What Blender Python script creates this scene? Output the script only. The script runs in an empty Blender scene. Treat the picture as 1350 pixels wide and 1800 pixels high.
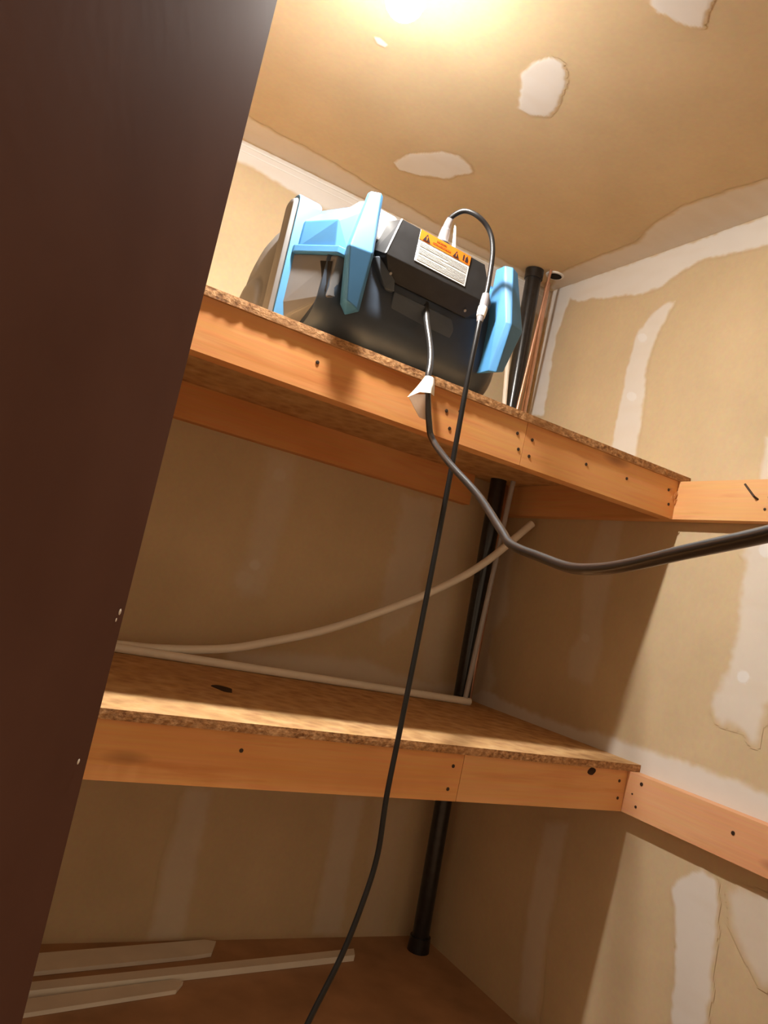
import bpy, bmesh, math, random
import numpy as np
from mathutils import Vector, Matrix, noise

random.seed(7)
scene = bpy.context.scene
COL = scene.collection

# ------------------------------------------------------------------ camera
YAW, PITCH, ROLL, FPX = 0.49216, 0.10547, 0.21416, 1375.807
cam_data = bpy.data.cameras.new('camera')
cam = bpy.data.objects.new('camera', cam_data)
COL.objects.link(cam)
fw = Vector((math.sin(YAW)*math.cos(PITCH), math.cos(YAW)*math.cos(PITCH), math.sin(PITCH)))
rt = Vector((math.cos(YAW), -math.sin(YAW), 0))
up = rt.cross(fw)
r2 = rt*math.cos(ROLL) + up*math.sin(ROLL)
u2 = -rt*math.sin(ROLL) + up*math.cos(ROLL)
m3 = Matrix((r2, u2, -fw)).transposed()
cam.matrix_world = Matrix.Translation((-1.4371, -1.9059, 0.9224)) @ m3.to_4x4()
cam_data.sensor_fit = 'VERTICAL'
cam_data.sensor_height = 36.0
cam_data.lens = 36.0*FPX/1800.0
cam_data.clip_start = 0.02
scene.camera = cam

# ------------------------------------------------------------------ world, exposure
BULB_STRENGTH = 290.0       # glow of the whole bulb
BULB_DOWN = 4600.0          # extra output of its downward-facing dome
world = bpy.data.worlds.new('world')
scene.world = world
world.use_nodes = True
wn = world.node_tree.nodes['Background']
wn.inputs['Color'].default_value = (1.0, 0.74, 0.49, 1)
wn.inputs['Strength'].default_value = 0.52
vs = scene.view_settings
vs.view_transform = 'Standard'
vs.look = 'None'
vs.gamma = 1.0
vs.use_curve_mapping = False
vs.exposure = 0.0

# ------------------------------------------------------------------ helpers
def mat(name):
    m = bpy.data.materials.new(name)
    m.use_nodes = True
    nt = m.node_tree
    return m, nt, nt.nodes['Principled BSDF']

def node(nt, kind, **kw):
    n = nt.nodes.new(kind)
    for k, v in kw.items():
        if k in n.inputs:
            n.inputs[k].default_value = v
        else:
            setattr(n, k, v)
    return n

def coords(nt, kind='Object', scale=(1, 1, 1), loc=(0, 0, 0)):
    tc = nt.nodes.new('ShaderNodeTexCoord')
    mp = nt.nodes.new('ShaderNodeMapping')
    mp.inputs['Scale'].default_value = scale
    mp.inputs['Location'].default_value = loc
    nt.links.new(tc.outputs[kind], mp.inputs['Vector'])
    return mp.outputs['Vector']

def ramp(nt, src, stops):
    r = nt.nodes.new('ShaderNodeValToRGB')
    els = r.color_ramp.elements
    while len(els) < len(stops):
        els.new(0.5)
    for e, (p, c) in zip(els, stops):
        e.position = p
        e.color = (c[0], c[1], c[2], 1) if not isinstance(c, (int, float)) else (c, c, c, 1)
    nt.links.new(src, r.inputs['Fac'])
    return r.outputs['Color']

def mix(nt, fac, a, b, blend='MIX'):
    n = nt.nodes.new('ShaderNodeMix')
    n.data_type = 'RGBA'
    n.blend_type = blend
    for sock, v in ((n.inputs[0], fac), (n.inputs[6], a), (n.inputs[7], b)):
        if hasattr(v, 'links'):
            nt.links.new(v, sock)
        elif isinstance(v, (tuple, list)):
            sock.default_value = (v[0], v[1], v[2], 1)
        else:
            sock.default_value = v
    return n.outputs[2]

def bump(nt, bsdf, h, strength=0.3, dist=0.001):
    b = nt.nodes.new('ShaderNodeBump')
    b.inputs['Strength'].default_value = strength
    b.inputs['Distance'].default_value = dist
    nt.links.new(h, b.inputs['Height'])
    nt.links.new(b.outputs['Normal'], bsdf.inputs['Normal'])

def plain(name, col, rough=0.5, spec=0.5, metal=0.0, coat=0.0, var=0.12, scale=30, bmp=0.0):
    m, nt, b = mat(name)
    v = coords(nt)
    nz = node(nt, 'ShaderNodeTexNoise', Scale=scale, Detail=5.0)
    nt.links.new(v, nz.inputs['Vector'])
    lo = tuple(c*(1-var) for c in col)
    hi = tuple(min(1, c*(1+var)) for c in col)
    nt.links.new(ramp(nt, nz.outputs['Fac'], [(0.3, lo), (0.7, hi)]), b.inputs['Base Color'])
    b.inputs['Roughness'].default_value = rough
    b.inputs['Specular IOR Level'].default_value = spec
    b.inputs['Metallic'].default_value = metal
    b.inputs['Coat Weight'].default_value = coat
    b.inputs['Coat Roughness'].default_value = 0.15
    if bmp:
        bump(nt, b, nz.outputs['Fac'], bmp, 0.001)
    return m

TAN = (0.60, 0.465, 0.29)
MUD = (0.77, 0.745, 0.71)

def drywall(name, with_mud):
    m, nt, b = mat(name)
    g = nt.nodes.new('ShaderNodeNewGeometry')
    n1 = node(nt, 'ShaderNodeTexNoise', Scale=5.0, Detail=6.0, Roughness=0.6)
    n2 = node(nt, 'ShaderNodeTexNoise', Scale=90.0, Detail=3.0)
    for n in (n1, n2):
        nt.links.new(g.outputs['Position'], n.inputs['Vector'])
    tan = ramp(nt, n1.outputs['Fac'], [(0.3, tuple(c*0.92 for c in TAN)), (0.7, tuple(c*1.06 for c in TAN))])
    tan = mix(nt, 0.10, tan, n2.outputs['Color'], 'OVERLAY')
    col = tan
    if with_mud:
        at = node(nt, 'ShaderNodeAttribute', attribute_name='mud')
        mud = ramp(nt, n1.outputs['Fac'], [(0.25, tuple(c*0.93 for c in MUD)), (0.75, MUD)])
        col = mix(nt, at.outputs['Fac'], tan, mud)
    nt.links.new(col, b.inputs['Base Color'])
    b.inputs['Roughness'].default_value = 0.75
    b.inputs['Specular IOR Level'].default_value = 0.25
    bump(nt, b, n2.outputs['Fac'], 0.08, 0.001)
    return m

def wood(name, base, dark, light, seed, rough=0.55):
    m, nt, b = mat(name)
    v = coords(nt, 'Object', (1.4, 16, 16), (seed*3.1, seed*1.7, seed*0.9))
    n1 = node(nt, 'ShaderNodeTexNoise', Scale=1.6, Detail=5.0, Roughness=0.55, Distortion=0.5)
    nt.links.new(v, n1.inputs['Vector'])
    v2 = coords(nt, 'Object', (3.0, 90, 90), (seed, seed, seed))
    n2 = node(nt, 'ShaderNodeTexNoise', Scale=2.0, Detail=3.0)
    nt.links.new(v2, n2.inputs['Vector'])
    v3 = coords(nt, 'Object', (3.2, 8, 8), (seed*2.3, 0, 0))
    n3 = node(nt, 'ShaderNodeTexNoise', Scale=1.0, Detail=2.0)
    nt.links.new(v3, n3.inputs['Vector'])
    col = ramp(nt, n1.outputs['Fac'], [(0.28, dark), (0.45, base), (0.62, base), (0.78, light)])
    col = mix(nt, 0.35, col, ramp(nt, n3.outputs['Fac'], [(0.35, dark), (0.65, light)]), 'MIX')
    col = mix(nt, 0.18, col, n2.outputs['Color'], 'OVERLAY')
    vk = node(nt, 'ShaderNodeTexVoronoi', Scale=1.0)
    nt.links.new(coords(nt, 'Object', (3.3, 11, 11), (seed*1.3, seed*0.37, 0.2)), vk.inputs['Vector'])
    kn = ramp(nt, vk.outputs['Distance'], [(0.05, 0.55), (0.16, 0.0)])
    col = mix(nt, kn, col, (0.12, 0.035, 0.012))
    nt.links.new(col, b.inputs['Base Color'])
    b.inputs['Roughness'].default_value = rough
    b.inputs['Specular IOR Level'].default_value = 0.3
    bump(nt, b, n2.outputs['Fac'], 0.15, 0.001)
    return m

def chipboard(name, a, bcol, ccol, scale):
    m, nt, b = mat(name)
    v = coords(nt, 'Object', (1, 1, 1.6))
    vo = node(nt, 'ShaderNodeTexVoronoi', Scale=scale)
    nz = node(nt, 'ShaderNodeTexNoise', Scale=scale*0.8, Detail=5.0, Roughness=0.7)
    nb = node(nt, 'ShaderNodeTexNoise', Scale=5.0, Detail=3.0)
    for n in (vo, nz, nb):
        nt.links.new(v, n.inputs['Vector'])
    c1 = ramp(nt, nz.outputs['Fac'], [(0.32, a), (0.5, bcol), (0.68, ccol)])
    c2 = mix(nt, 0.35, c1, vo.outputs['Distance'], 'OVERLAY')
    c3 = mix(nt, ramp(nt, nb.outputs['Fac'], [(0.35, 0.0), (0.7, 0.5)]), c2, bcol)
    nt.links.new(c3, b.inputs['Base Color'])
    b.inputs['Roughness'].default_value = 0.75
    b.inputs['Specular IOR Level'].default_value = 0.25
    bump(nt, b, nz.outputs['Fac'], 0.6, 0.003)
    return m

M = {}
M['drywall'] = drywall('drywall_paper', False)
M['mud'] = drywall('joint_compound', True)
M['wood1'] = wood('pine_board', (0.74, 0.36, 0.13), (0.58, 0.22, 0.06), (0.80, 0.44, 0.19), 1.0)
M['wood2'] = wood('pine_board_pale', (0.76, 0.41, 0.17), (0.62, 0.27, 0.09), (0.82, 0.50, 0.25), 2.6)
M['wood3'] = wood('pine_board_red', (0.74, 0.35, 0.12), (0.55, 0.18, 0.045), (0.82, 0.47, 0.21), 4.3)
M['wood4'] = wood('cleat_pink', (0.74, 0.39, 0.20), (0.62, 0.28, 0.12), (0.80, 0.47, 0.26), 6.1)
M['chip'] = chipboard('chipboard_face', (0.50, 0.28, 0.115), (0.60, 0.36, 0.165), (0.66, 0.43, 0.22), 30)
M['chipedge'] = chipboard('chipboard_edge', (0.13, 0.045, 0.015), (0.38, 0.19, 0.075), (0.60, 0.35, 0.17), 120)
M['nail'] = plain('nail_steel', (0.05, 0.03, 0.02), 0.5, 0.4, 0.4)
M['floor'] = plain('floor_board', (0.48, 0.29, 0.16), 0.6, 0.4, 0, 0, 0.25, 6, 0.05)
M['abs'] = plain('black_abs', (0.012, 0.012, 0.013), 0.28, 0.5, 0, 0.2, 0.5, 60, 0.05)
M['copper'] = plain('copper', (0.74, 0.44, 0.31), 0.34, 0.5, 0.8, 0, 0.12, 25)
M['pvc'] = plain('white_pvc', (0.90, 0.85, 0.75), 0.4, 0.45, 0, 0, 0.05, 12)
M['galv'] = plain('grey_tube', (0.42, 0.40, 0.40), 0.4, 0.5, 0, 0, 0.1, 20)
M['trim'] = plain('white_trim', (0.86, 0.82, 0.73), 0.5, 0.4, 0, 0, 0.06, 10)
M['white'] = plain('white_ceramic', (0.8, 0.78, 0.74), 0.35, 0.5, 0, 0, 0.03)
M['cord'] = plain('black_cord', (0.010, 0.009, 0.009), 0.38, 0.4, 0, 0.0, 0.3, 40)
M['cord2'] = plain('glossy_cord', (0.022, 0.020, 0.019), 0.32, 0.8, 0, 0.25, 0.1, 10)
M['blue'] = plain('blue_plastic', (0.060, 0.205, 0.41), 0.42, 0.45, 0, 0, 0.08, 14, 0.03)
M['navy'] = plain('slate_plastic', (0.034, 0.047, 0.068), 0.42, 0.35, 0, 0, 0.15, 20, 0.03)
M['slate2'] = plain('slate_plastic_light', (0.060, 0.074, 0.094), 0.45, 0.4, 0, 0, 0.1, 20, 0.03)
M['grey'] = plain('grey_plastic', (0.135, 0.13, 0.128), 0.5, 0.45, 0, 0, 0.08, 18, 0.03)
M['black'] = plain('black_plastic', (0.022, 0.022, 0.023), 0.45, 0.45, 0, 0, 0.2, 40, 0.03)
M['silver'] = plain('silver_plastic', (0.45, 0.44, 0.43), 0.28, 0.6, 0.5, 0, 0.05)
M['orange'] = plain('orange_print', (0.85, 0.19, 0.012), 0.5, 0.4, 0, 0, 0.03)
M['label'] = plain('label_white', (0.74, 0.75, 0.73), 0.45, 0.4, 0, 0, 0.03)
M['ink'] = plain('ink', (0.035, 0.02, 0.02), 0.6, 0.3, 0, 0, 0.1)
M['paper'] = plain('paper', (0.80, 0.76, 0.70), 0.7, 0.3, 0, 0, 0.06, 30)
M['knot'] = plain('knot_wood', (0.035, 0.015, 0.008), 0.7, 0.2, 0, 0, 0.4, 60)
M['dark'] = plain('dark_hole', (0.015, 0.012, 0.01), 0.8, 0.2, 0, 0, 0.3)

def printed_text():
    m, nt, b = mat('fine_print')
    v = coords(nt, 'Object', (1400, 1, 500))
    n = node(nt, 'ShaderNodeTexNoise', Scale=1.0, Detail=1.0)
    nt.links.new(v, n.inputs['Vector'])
    nt.links.new(ramp(nt, n.outputs['Fac'], [(0.42, (0.22, 0.22, 0.22)), (0.60, (0.70, 0.71, 0.69))]), b.inputs['Base Color'])
    b.inputs['Roughness'].default_value = 0.5
    return m
M['print'] = printed_text()

def header_text():
    m, nt, b = mat('header_print')
    v = coords(nt, 'Object', (900, 1, 400))
    n = node(nt, 'ShaderNodeTexNoise', Scale=1.0, Detail=1.0)
    nt.links.new(v, n.inputs['Vector'])
    nt.links.new(ramp(nt, n.outputs['Fac'], [(0.45, (0.16, 0.03, 0.004)), (0.62, (0.8, 0.18, 0.012))]), b.inputs['Base Color'])
    b.inputs['Roughness'].default_value = 0.5
    return m
M['header'] = header_text()

def clear_plastic(name, col, alpha):
    m, nt, b = mat(name)
    nz = node(nt, 'ShaderNodeTexNoise', Scale=80.0)
    nt.links.new(coords(nt), nz.inputs['Vector'])
    nt.links.new(ramp(nt, nz.outputs['Fac'], [(0.3, tuple(c*0.9 for c in col)), (0.7, col)]), b.inputs['Base Color'])
    b.inputs['Roughness'].default_value = 0.15
    b.inputs['Alpha'].default_value = alpha
    b.inputs['Specular IOR Level'].default_value = 0.8
    return m
M['clear'] = clear_plastic('clear_plastic', (0.62, 0.58, 0.60), 0.34)
M['film'] = clear_plastic('clear_film', (0.78, 0.60, 0.46), 0.75)

def door_mat():
    m, nt, b = mat('brown_door_paint')
    v = coords(nt, 'Object', (1, 1, 1))
    n1 = node(nt, 'ShaderNodeTexNoise', Scale=3.5, Detail=4.0)
    n2 = node(nt, 'ShaderNodeTexNoise', Scale=70.0, Detail=4.0)
    for n in (n1, n2):
        nt.links.new(v, n.inputs['Vector'])
    c = ramp(nt, n1.outputs['Fac'], [(0.3, (0.100, 0.048, 0.036)), (0.7, (0.135, 0.070, 0.054))])
    nt.links.new(c, b.inputs['Base Color'])
    b.inputs['Roughness'].default_value = 0.75
    b.inputs['Specular IOR Level'].default_value = 0.04
    bump(nt, b, n2.outputs['Fac'], 0.08, 0.001)
    return m
M['door'] = door_mat()

def bulb_mat():
    m, nt, b = mat('lit_bulb')
    b.inputs['Base Color'].default_value = (1, 0.95, 0.85, 1)
    b.inputs['Emission Color'].default_value = (1.0, 0.955, 0.89, 1)
    g = nt.nodes.new('ShaderNodeNewGeometry')
    sx = nt.nodes.new('ShaderNodeSeparateXYZ')
    nt.links.new(g.outputs['Normal'], sx.inputs[0])
    mr = nt.nodes.new('ShaderNodeMapRange')
    mr.inputs['From Min'].default_value = -0.55
    mr.inputs['From Max'].default_value = -1.0
    mr.inputs['To Min'].default_value = BULB_STRENGTH
    mr.inputs['To Max'].default_value = BULB_STRENGTH + BULB_DOWN
    nt.links.new(sx.outputs['Z'], mr.inputs['Value'])
    up_ = nt.nodes.new('ShaderNodeMapRange')
    up_.inputs['From Min'].default_value = 0.45
    up_.inputs['From Max'].default_value = -0.25
    up_.inputs['To Min'].default_value = 0.06
    up_.inputs['To Max'].default_value = 1.0
    nt.links.new(sx.outputs['Z'], up_.inputs['Value'])
    mu = nt.nodes.new('ShaderNodeMath')
    mu.operation = 'MULTIPLY'
    nt.links.new(mr.outputs['Result'], mu.inputs[0])
    nt.links.new(up_.outputs['Result'], mu.inputs[1])
    nt.links.new(mu.outputs[0], b.inputs['Emission Strength'])
    return m
M['bulb'] = bulb_mat()

def tag(o, label=None, cat=None, group=None, kind=None):
    if label: o['label'] = label
    if cat: o['category'] = cat
    if group: o['group'] = group
    if kind: o['kind'] = kind
    return o

def empty(name, loc, rz=0.0):
    o = bpy.data.objects.new(name, None)
    o.empty_display_size = 0.05
    o.location = loc
    o.rotation_euler = (0, 0, rz)
    COL.objects.link(o)
    return o

def obj(name, bm, material, parent=None, loc=(0, 0, 0), rz=0.0, bevel=0.0, segs=2, smooth=None, weld=True):
    if bevel > 0:
        es = [e for e in bm.edges if len(e.link_faces) == 2 and e.calc_face_angle(0) > 0.35]
        bmesh.ops.bevel(bm, geom=es, offset=bevel, segments=segs, affect='EDGES', profile=0.6, clamp_overlap=True)
    bmesh.ops.recalc_face_normals(bm, faces=bm.faces)
    me = bpy.data.meshes.new(name)
    bm.to_mesh(me)
    bm.free()
    me.materials.append(material)
    if smooth is not None:
        me.shade_smooth()
        if smooth < 3.1:
            me.set_sharp_from_angle(angle=smooth)
    o = bpy.data.objects.new(name, me)
    COL.objects.link(o)
    o.location = loc
    o.rotation_euler = (0, 0, rz)
    if parent is not None:
        o.parent = parent
    return o

def box_bm(x0, x1, y0, y1, z0, z1, bm=None):
    bm = bm or bmesh.new()
    vs_ = [bm.verts.new(p) for p in ((x0, y0, z0), (x1, y0, z0), (x1, y1, z0), (x0, y1, z0),
                                     (x0, y0, z1), (x1, y0, z1), (x1, y1, z1), (x0, y1, z1))]
    for f in ((0, 3, 2, 1), (4, 5, 6, 7), (0, 1, 5, 4), (1, 2, 6, 5), (2, 3, 7, 6), (3, 0, 4, 7)):
        bm.faces.new([vs_[i] for i in f])
    return bm

def hull_bm(pts):
    bm = bmesh.new()
    for p in pts:
        bm.verts.new(p)
    r = bmesh.ops.convex_hull(bm, input=bm.verts)
    junk = [e for e in r['geom_interior'] if isinstance(e, bmesh.types.BMVert)]
    if junk:
        bmesh.ops.delete(bm, geom=junk, context='VERTS')
    bmesh.ops.dissolve_limit(bm, angle_limit=0.02, verts=bm.verts, edges=bm.edges)
    return bm

def prism_bm(poly, axis, a, b):
    """Extrude a polygon given in the other two axes (order xyz) between a and b along axis."""
    bm = bmesh.new()
    def pt(p, t):
        return {'x': (t, p[0], p[1]), 'y': (p[0], t, p[1]), 'z': (p[0], p[1], t)}[axis]
    lo = [bm.verts.new(pt(p, a)) for p in poly]
    hi = [bm.verts.new(pt(p, b)) for p in poly]
    bm.faces.new(lo)
    bm.faces.new(hi[::-1])
    n = len(poly)
    for i in range(n):
        bm.faces.new((lo[i], lo[(i+1) % n], hi[(i+1) % n], hi[i]))
    return bm

def spline(pts, per=8):
    P = [Vector(p) for p in pts]
    P = [P[0]*2-P[1]] + P + [P[-1]*2-P[-2]]
    out = []
    for i in range(1, len(P)-2):
        p0, p1, p2, p3 = P[i-1:i+3]
        for k in range(per):
            t = k/per
            out.append(0.5*((2*p1) + (p2-p0)*t + (2*p0-5*p1+4*p2-p3)*t*t + (3*p1-p0-3*p2+p3)*t**3))
    out.append(P[-2])
    return out

def tube_bm(pts, rad, n=14, bm=None):
    bm = bm or bmesh.new()
    pts = [Vector(p) for p in pts]
    rads = rad if isinstance(rad, (list, tuple)) else [rad]*len(pts)
    tang = []
    for i in range(len(pts)):
        a = pts[max(0, i-1)]
        b = pts[min(len(pts)-1, i+1)]
        tang.append((b-a).normalized())
    ref = Vector((0, 0, 1)) if abs(tang[0].z) < 0.9 else Vector((1, 0, 0))
    nrm = tang[0].cross(ref).normalized()
    rings = []
    for i, p in enumerate(pts):
        nrm = (nrm - tang[i]*nrm.dot(tang[i])).normalized()
        bi = tang[i].cross(nrm)
        rings.append([bm.verts.new(p + (nrm*math.cos(2*math.pi*k/n) + bi*math.sin(2*math.pi*k/n))*rads[i]) for k in range(n)])
    for a, b in zip(rings, rings[1:]):
        for k in range(n):
            bm.faces.new((a[k], a[(k+1) % n], b[(k+1) % n], b[k]))
    bm.faces.new(rings[0][::-1])
    bm.faces.new(rings[-1])
    return bm

def lathe_bm(prof, n=28, bm=None):
    """prof: list of (r, z) from bottom to top around z."""
    bm = bm or bmesh.new()
    rings = []
    for r, z in prof:
        rings.append([bm.verts.new((r*math.cos(2*math.pi*k/n), r*math.sin(2*math.pi*k/n), z)) for k in range(n)])
    for a, b in zip(rings, rings[1:]):
        for k in range(n):
            bm.faces.new((a[k], a[(k+1) % n], b[(k+1) % n], b[k]))
    bm.faces.new(rings[0][::-1])
    bm.faces.new(rings[-1])
    return bm

def rsq(cy, cz, hy, hz, r, n=7):
    pts = []
    for sy, sz, a0 in ((1, 1, 0), (-1, 1, 90), (-1, -1, 180), (1, -1, 270)):
        for k in range(n):
            a = math.radians(a0 + 90*k/(n-1))
            pts.append((cy + sy*(hy-r) + r*math.cos(a), cz + sz*(hz-r) + r*math.sin(a)))
    return pts

def loft_bm(sections):
    """sections: list of (x, [(y,z)...]) with equal counts."""
    bm = bmesh.new()
    rings = [[bm.verts.new((x, y, z)) for y, z in pts] for x, pts in sections]
    for a, b in zip(rings, rings[1:]):
        n = len(a)
        for k in range(n):
            bm.faces.new((a[k], a[(k+1) % n], b[(k+1) % n], b[k]))
    bm.faces.new(rings[0][::-1])
    bm.faces.new(rings[-1])
    return bm

# ------------------------------------------------------------------ the room
ZL, ZU, ZC = 0.664, 1.3227, 1.9646         # top of the lower / upper front boards, ceiling
HB, TP, TC = 0.089, 0.0156, 0.033          # board height, chipboard thickness, cleat thickness
XL = -1.75

floor = tag(obj('floor', box_bm(-2.3, 0.12, -2.7, 0.12, -0.05, 0), M['floor']), 'brown floor under the lowest shelf, dim and bare', 'floor', kind='structure')
ceiling = tag(obj('ceiling', box_bm(-2.3, 0.12, -2.5, 0.12, ZC, ZC+0.05), M['drywall']), 'unpainted tan drywall ceiling with grey filler patches', 'ceiling', kind='structure')
wall_back = tag(obj('wall_back', box_bm(-2.3, 0.12, 0, 0.12, 0, ZC), M['drywall']), 'unpainted tan drywall wall behind the two shelves', 'wall', kind='structure')
wall_right = tag(obj('wall_right', box_bm(0, 0.12, -2.5, 0, 0, ZC), M['drywall']), 'unpainted tan drywall wall at the right with taped joints', 'wall', kind='structure')
wall_left = tag(obj('wall_left', box_bm(XL-0.1, XL, -0.72, 0, 0, ZC), M['drywall']), 'tan drywall end wall hidden behind the brown door', 'wall', kind='structure')

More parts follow.
